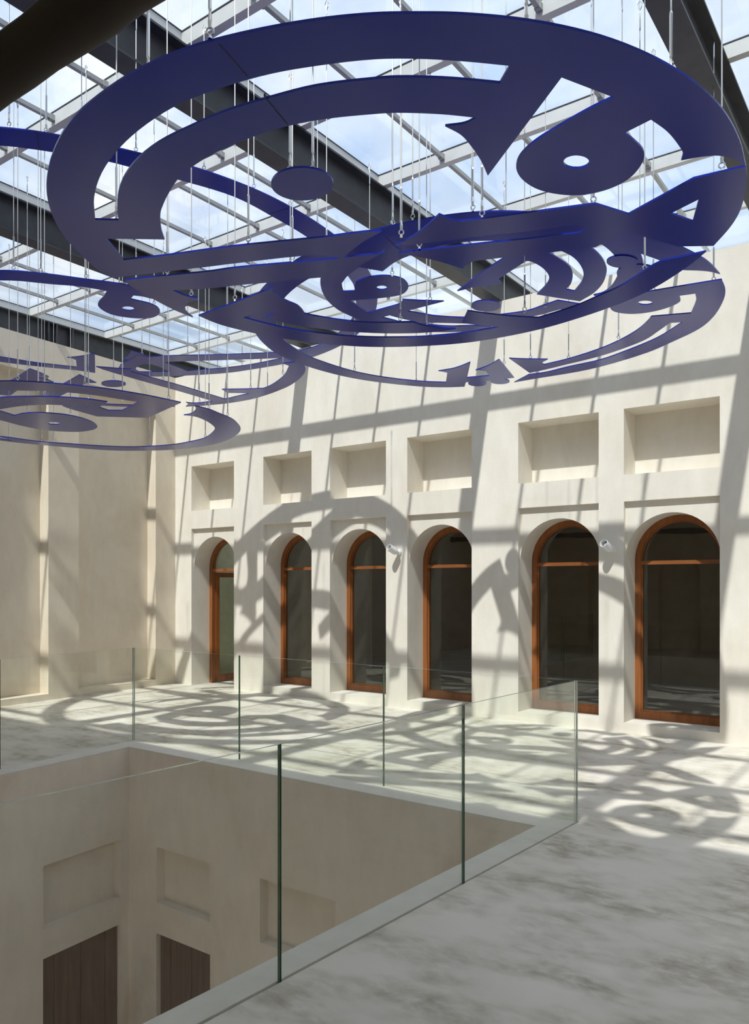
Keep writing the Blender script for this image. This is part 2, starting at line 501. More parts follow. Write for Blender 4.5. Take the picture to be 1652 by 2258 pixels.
ORD = ['first', 'second', 'third', 'fourth', 'fifth', 'sixth']
FY0, FY1 = YW + 0.42, YW + 0.50
fw = 0.072
where = ['', 'second from the room corner', 'third from the room corner, left of the wall spotlight', 'fourth from the room corner, right of the left-hand spotlight',
         'fifth from the room corner, left of the right-hand spotlight', 'widest in view at the far right']
for i, b in enumerate(bays):
    r = (b[1] - b[0]) / 2
    spring = 2.605 - r
    z0 = SILL - 0.004 if i else 0.004
    cx = (b[0] + b[1]) / 2
    if i == 0:
        root = empty('door_1', (cx, FY0, 0), kind='structure', label='open arched wooden door with fanlight beside the room corner', category='door')
    else:
        root = empty('window_%d' % i, (cx, FY0, z0), kind='structure', label='arched window with orange wooden frame and dark glass, ' + where[i], category='window')
    inv = Matrix.Translation(-root.location)
    def part(name, outer, holes, y0, y1, mat):
        bm = bmesh.new()
        prism_bm(bm, outer, holes, xz, y0, y1)
        bm.transform(inv)
        return link(name, from_bm(name, bm), mat, root)
    o = arch(b[0], b[1], z0, spring)
    rail = 0.095
    if i:
        part('frame', o, [arch(b[0] + fw, b[1] - fw, z0 + rail, spring)], FY0, FY1, 'wood')
        part('inner_frame', arch(b[0] + fw, b[1] - fw, z0 + rail, spring), [arch(b[0] + fw + 0.016, b[1] - fw - 0.016, z0 + rail + 0.016, spring)], FY0 + 0.022, FY1 - 0.01, 'wood')
    else:
        jamb = 0.045
        a_out = o
        inn = arch(b[0] + fw, b[1] - fw, 0, spring)
        ring = [o[0]] + list(reversed(o[2:])) + [o[1]] + [(b[1] - fw, z0)] + inn[2:] + [(b[0] + fw, z0)]
        part('frame', ring, [], FY0, FY1, 'wood')
    tz0, tz1 = 2.012, 2.058
    part('transom', rect(b[0] + fw - 0.001, b[1] - fw + 0.001, tz0, tz1), [], FY0 + 0.004, FY1 - 0.006, 'wood_x')
    up = [p for p in arch(b[0] + fw + 0.008, b[1] - fw - 0.008, tz1 - 0.005, spring)]
    part('pane', up, [], FY0 + 0.045, FY0 + 0.055, 'pane_dark' if i else 'pane_clear')
    if i:
        part('pane', rect(b[0] + fw + 0.008, b[1] - fw - 0.008, z0 + rail + 0.008, tz0 + 0.005), [], FY0 + 0.045, FY0 + 0.055, 'pane_dark')
    else:
        # leaf swung inwards on its left hinge
        leaf = bmesh.new()
        W, H = b[1] - b[0] - 2 * fw - 0.01, tz0 - 0.02
        xl = b[0] + 0.035
        yz = lambda a, bb, d: (xl + d + a * 0.03, FY1 + 0.004 + a, bb)
        prism_bm(leaf, rect(0, W, 0.02, H), [rect(0.085, W - 0.085, 0.13, H - 0.085)], yz, 0.0, 0.05)
        leaf.transform(inv)
        lo = link('door_leaf', from_bm('door_leaf', leaf), 'wood', root)
        pb = bmesh.new()
        prism_bm(pb, rect(0.08, W - 0.08, 0.125, H - 0.08), [], yz, 0.02, 0.03)
        pb.transform(inv)
        link('leaf_pane', from_bm('leaf_pane', pb), 'pane_clear', lo)

# ------------------------------------------------------------------ left wall with tall blind recesses
fn, L = wall_fn((left_x(YW + 0.05), YW + 0.05), (left_x(YB), YB), side=-1)
SL = lambda y: (YW + 0.05 - y) / math.cos(math.atan(0.042))
rec = [rect(SL(8.839), SL(7.286), 0.108, 5.0), rect(SL(6.749), SL(5.15), 0.095, 4.965), rect(SL(4.60), SL(3.05), 0.095, 4.965)]
wall('wall_left', fn, rect(0, L, 0, ZT), rec, 0.215, 0.3, 'plaster_left', label='beige plaster wall at the left with tall shallow recesses', category='wall')

# ------------------------------------------------------------------ the camera side: covered gallery, end walls
box('wall_right', (XR, XR + 0.3, YB, YW, 0, ZT), 'plaster', kind='structure', label='cream plaster wall at the right end of the terrace, out of view', category='wall')
fn, L = wall_fn((-11.5, YB), (XR + 0.3, YB), side=-1)
wall('wall_back', fn, rect(0, L, 0, ZT), [arch(x, x + 1.1, 0.02, 2.0) for x in (3.2, 5.2, 7.2, 9.2, 11.2, 13.2)], 0.3, 0.2, 'plaster_left',
     label='shaded plaster wall behind the camera with arched recesses', category='wall')
box('wall_near', (-11.6, XR + 0.3, 0.70, 0.98, 3.2, 6.05), 'plaster', kind='structure', label='plaster wall above the gallery opening overhead', category='wall')
box('ceiling_gallery', (-11.6, XR + 0.3, YB, 0.70, 3.2, 3.45), 'plaster_left', kind='structure', label='plaster soffit of the gallery over the camera', category='ceiling')
bm = bmesh.new()
pts, rad = [], []
n = 150
for i in range(n):
    x = -10.8 + i * 16.0 / (n - 1)
    bulge = 0.017 * math.exp(-((x + 1.50) / 0.10) ** 2) + 0.008 * math.sin(x * 5.1) + 0.004 * math.sin(x * 13.7)
    pts.append((x, 1.005 + 0.012 * math.sin(x * 1.7), 3.0 + 0.010 * math.sin(x * 2.3 + 1)))
    rad.append(0.062 + bulge)
tube_bm(bm, pts, rad, 18)
link('timber_log', from_bm('timber_log', bm, True), 'log', label='dark rough round log crossing the top left corner overhead', category='log')

# ------------------------------------------------------------------ steel beams
BX = [-11.35, -8.05, -4.752, -1.44, 1.87, 5.18]
ZB, ZF = 5.50, 5.885
Y0, Y1 = 0.98, 13.0
beam_words = ['black steel roof beam lying along the top of the left wall', 'black steel roof beam crossing above the small swirl at the left',
              'black steel roof beam crossing the middle of the skylight', 'black steel roof beam in the top right corner of the skylight',
              'black steel roof beam beyond the right edge of view', 'black steel roof beam along the right end wall']
beam_me = boxes_mesh('beam_web', [(-0.008, 0.008, Y0, Y1, ZB + 0.018, ZF - 0.018)])
fl_me = boxes_mesh('beam_flange', [(-0.1, 0.1, Y0, Y1, 0, 0.018)])
for k, x in enumerate(BX):
    root = empty('steel_beam', (x, 0, 0), label=beam_words[k], category='beam', group='steel roof beams')
    link('web', beam_me, 'steel', root)
    a = link('flange', fl_me, 'steel', root); a.location = (0, 0, ZB)
    a = link('flange', fl_me, 'steel', root); a.location = (0, 0, ZF - 0.018)
    if k == 0:
        for y in (6.88, 7.02, 7.30):
            bm = bmesh.new()
            box_bm(bm, 0.008, 0.096, y - 0.012, y + 0.012, ZB + 0.018, ZF - 0.018)
            link('stiffener', from_bm('stiffener', bm), 'steel', root)

# ------------------------------------------------------------------ glazed roof
roof = empty('ceiling', (0, 0, 0), kind='structure', label='glazed flat roof of grey aluminium bars and clear panes', category='ceiling')
MY = [1.37, 2.70, 4.02, 5.33, 6.615, 7.955, 9.285, 10.6, 11.92]
ZG = 6.012
def shift(me_obj, x, y, z=0):
    me_obj.location = (x, y, z)
for x in BX:
    link('curb', boxes_mesh('curb', [(x - 0.04, x + 0.04, Y0, Y1, ZF, ZG - 0.01)]), 'alu', roof)
    link('gasket', boxes_mesh('gasket', [(x - 0.044, x + 0.044, Y0, Y1, ZG - 0.01, ZG)]), 'gasket', roof)
mull_cache, gask_cache, pane_cache, rail_cache = {}, {}, {}, {}
for k in range(len(BX) - 1):
    xa, xb = BX[k] + 0.04, BX[k + 1] - 0.04
    key = round(xb - xa, 3)
    if key not in mull_cache:
        mull_cache[key] = boxes_mesh('mullion', [(0, key, -0.035, 0.035, 0, ZG - 0.01 - ZF)])
        gask_cache[key] = boxes_mesh('gasket_bar', [(0, key, -0.039, 0.039, 0, 0.01)])
    for y in MY:
        shift(link('mullion', mull_cache[key], 'alu', roof), xa, y, ZF)
        shift(link('gasket', gask_cache[key], 'gasket', roof), xa, y, ZG - 0.01)
    ys = [Y0 + 0.02] + MY + [Y1]
    for j in range(len(ys) - 1):
        pk = (key, round(ys[j + 1] - ys[j], 3))
        if pk not in pane_cache:
            pane_cache[pk] = boxes_mesh('pane', [(0.002, pk[0] + 0.036, 0.002, pk[1] - 0.002, 0, 0.012)])
        shift(link('pane', pane_cache[pk], 'pane_roof', roof), xa - 0.02, ys[j], ZG)
    for fr in (0.245, 0.487, 0.725):
        x = BX[k] + fr * (BX[k + 1] - BX[k])
        for j in range(len(MY) - 1):
            ln = round(MY[j + 1] - MY[j] - 0.07, 3)
            if ln not in rail_cache:
                s = 0.019
                rail_cache[ln] = boxes_mesh('hanging_rail', [(-s, s, 0.03, ln - 0.03, -s, s), (-s - 0.006, s + 0.006, 0, 0.045, -s - 0.006, s + 0.006), (-s - 0.006, s + 0.006, ln - 0.045, ln, -s - 0.006, s + 0.006)])
            shift(link('hanging_rail', rail_cache[ln], 'alu_dark', roof), x, MY[j] + 0.035, 5.945)

# ------------------------------------------------------------------ glass balustrade
def glass_panel(p0, p1, label, h=1.05, t=0.016, gap=0.004, pale=(0, 0)):
    p0 = Vector((p0[0], p0[1], 0)); p1 = Vector((p1[0], p1[1], 0))
    d = (p1 - p0); L = d.length; d.normalize()
    n = Vector((-d.y, d.x, 0))
    root_loc = (p0 + p1) / 2
    bm = bmesh.new()
    c = []
    for a in (gap, L - gap):
        for s in (-t / 2, t / 2):
            for z in (-0.03, h):
                c.append(bm.verts.new(p0 + d * a + n * s + Vector((0, 0, z)) - root_loc))
    quads = ((0, 1, 3, 2, 2 if pale[0] else 1), (4, 6, 7, 5, 2 if pale[1] else 1), (0, 4, 5, 1, 0), (2, 3, 7, 6, 0), (0, 2, 6, 4, 1), (1, 5, 7, 3, 2))
    for q in quads:
        f = bm.faces.new([c[i] for i in q[:4]])
        f.material_index = q[4]
    o = link('glass_panel', from_bm('glass_panel', bm), ['rail_glass', 'glass_edge', 'glass_edge_pale'], label=label, category='glass panel', group='glass balustrade panels')
    o.location = root_loc
    return o
gi = 0.008
far_run = [(-7.395, 5.566), (-5.709, 5.566), (-3.930, 5.566), (-2.190, 5.566)]
w3 = ['far balustrade glass panel next to the far left corner of the void', 'middle glass panel of the far balustrade', 'far balustrade glass panel meeting the near right corner']
for j in range(3):
    glass_panel(far_run[j], far_run[j + 1], w3[j], pale=(j == 0, j == 2))
nr = lambda y: (-2.172 - 0.0635 * (5.575 - y), y)
near_y = [5.560, 4.027, 2.549, 1.04, -0.45]
w4 = ['near balustrade glass panel at the right corner of the void', 'near balustrade glass panel between the two dark green joints', 'large near balustrade glass panel at the bottom left', 'near balustrade glass panel below the frame']
for j in range(4):
    glass_panel(nr(near_y[j]), nr(near_y[j + 1]), w4[j], pale=(j == 0, 0))
lf = lambda y: (-7.392 + 0.0893 * (5.575 - y), y)
left_y = [5.55, 3.92, 2.3, 0.7]
w5 = ['left balustrade glass panel running back from the far corner', 'left balustrade glass panel just outside the frame', 'last left balustrade glass panel near the gallery']
for j in range(3):
    glass_panel(lf(left_y[j]), lf(left_y[j + 1]), w5[j], pale=(j == 0, 0))

# ------------------------------------------------------------------ wall spotlights
def spotlight(x, z, label):
    root = empty('wall_spotlight', (x, YW, z), label=label, category='spotlight', group='spotlights on the arcade wall')
    bm = bmesh.new()
    tube_bm(bm, [(0, -0.001, 0), (0, -0.03, 0)], [0.042, 0.040], 20)
    link('base', from_bm('base', bm, False), 'lamp_white', root)
    bm = bmesh.new()
    tube_bm(bm, [(0, -0.028, 0), (-0.012, -0.085, 0.008)], [0.030, 0.028], 16)
    link('arm', from_bm('arm', bm), 'lamp_white', root)
    ax = Vector((-0.22, -0.82, 0.42)).normalized()
    c0 = Vector((0.0, -0.085, 0.0))
    bm = bmesh.new()
    prof = [(0.0, 0.0), (0.040, 0.0), (0.048, 0.012), (0.050, 0.03), (0.050, 0.15), (0.046, 0.15), (0.044, 0.09), (0.0, 0.085)]
    u = ax.cross(Vector((0, 0, 1))).normalized(); v = ax.cross(u)
    rings = []
    for r, h in prof:
        if r == 0:
            rings.append([bm.verts.new(c0 + ax * h)])
        else:
            rings.append([bm.verts.new(c0 + ax * h + (u * math.cos(2 * math.pi * k / 24) + v * math.sin(2 * math.pi * k / 24)) * r) for k in range(24)])
    for a, b in zip(rings, rings[1:]):
        for k in range(24):
            if len(a) == 1:
                bm.faces.new((a[0], b[k], b[(k + 1) % 24]))
            elif len(b) == 1:
                bm.faces.new((a[k], a[(k + 1) % 24], b[0]))
            else:
                bm.faces.new((a[k], a[(k + 1) % 24], b[(k + 1) % 24], b[k]))
    head = link('head', from_bm('head', bm), 'lamp_white', root)
    bm = bmesh.new()
    tube_bm(bm, [c0 + ax * 0.087, c0 + ax * 0.105], [0.0435, 0.034], 20)
    l = link('reflector', from_bm('reflector', bm), 'lamp_dark', root)
    bm = bmesh.new()
    tube_bm(bm, [c0 + ax * 0.104, c0 + ax * 0.110], [0.026, 0.024], 16)
    link('lens', from_bm('lens', bm), 'lens', l)
spotlight(-6.285, 2.232, 'small white spotlight on the pier between third and fourth windows')
spotlight(-3.185, 2.192, 'small white spotlight on the pier between the two right-hand windows')

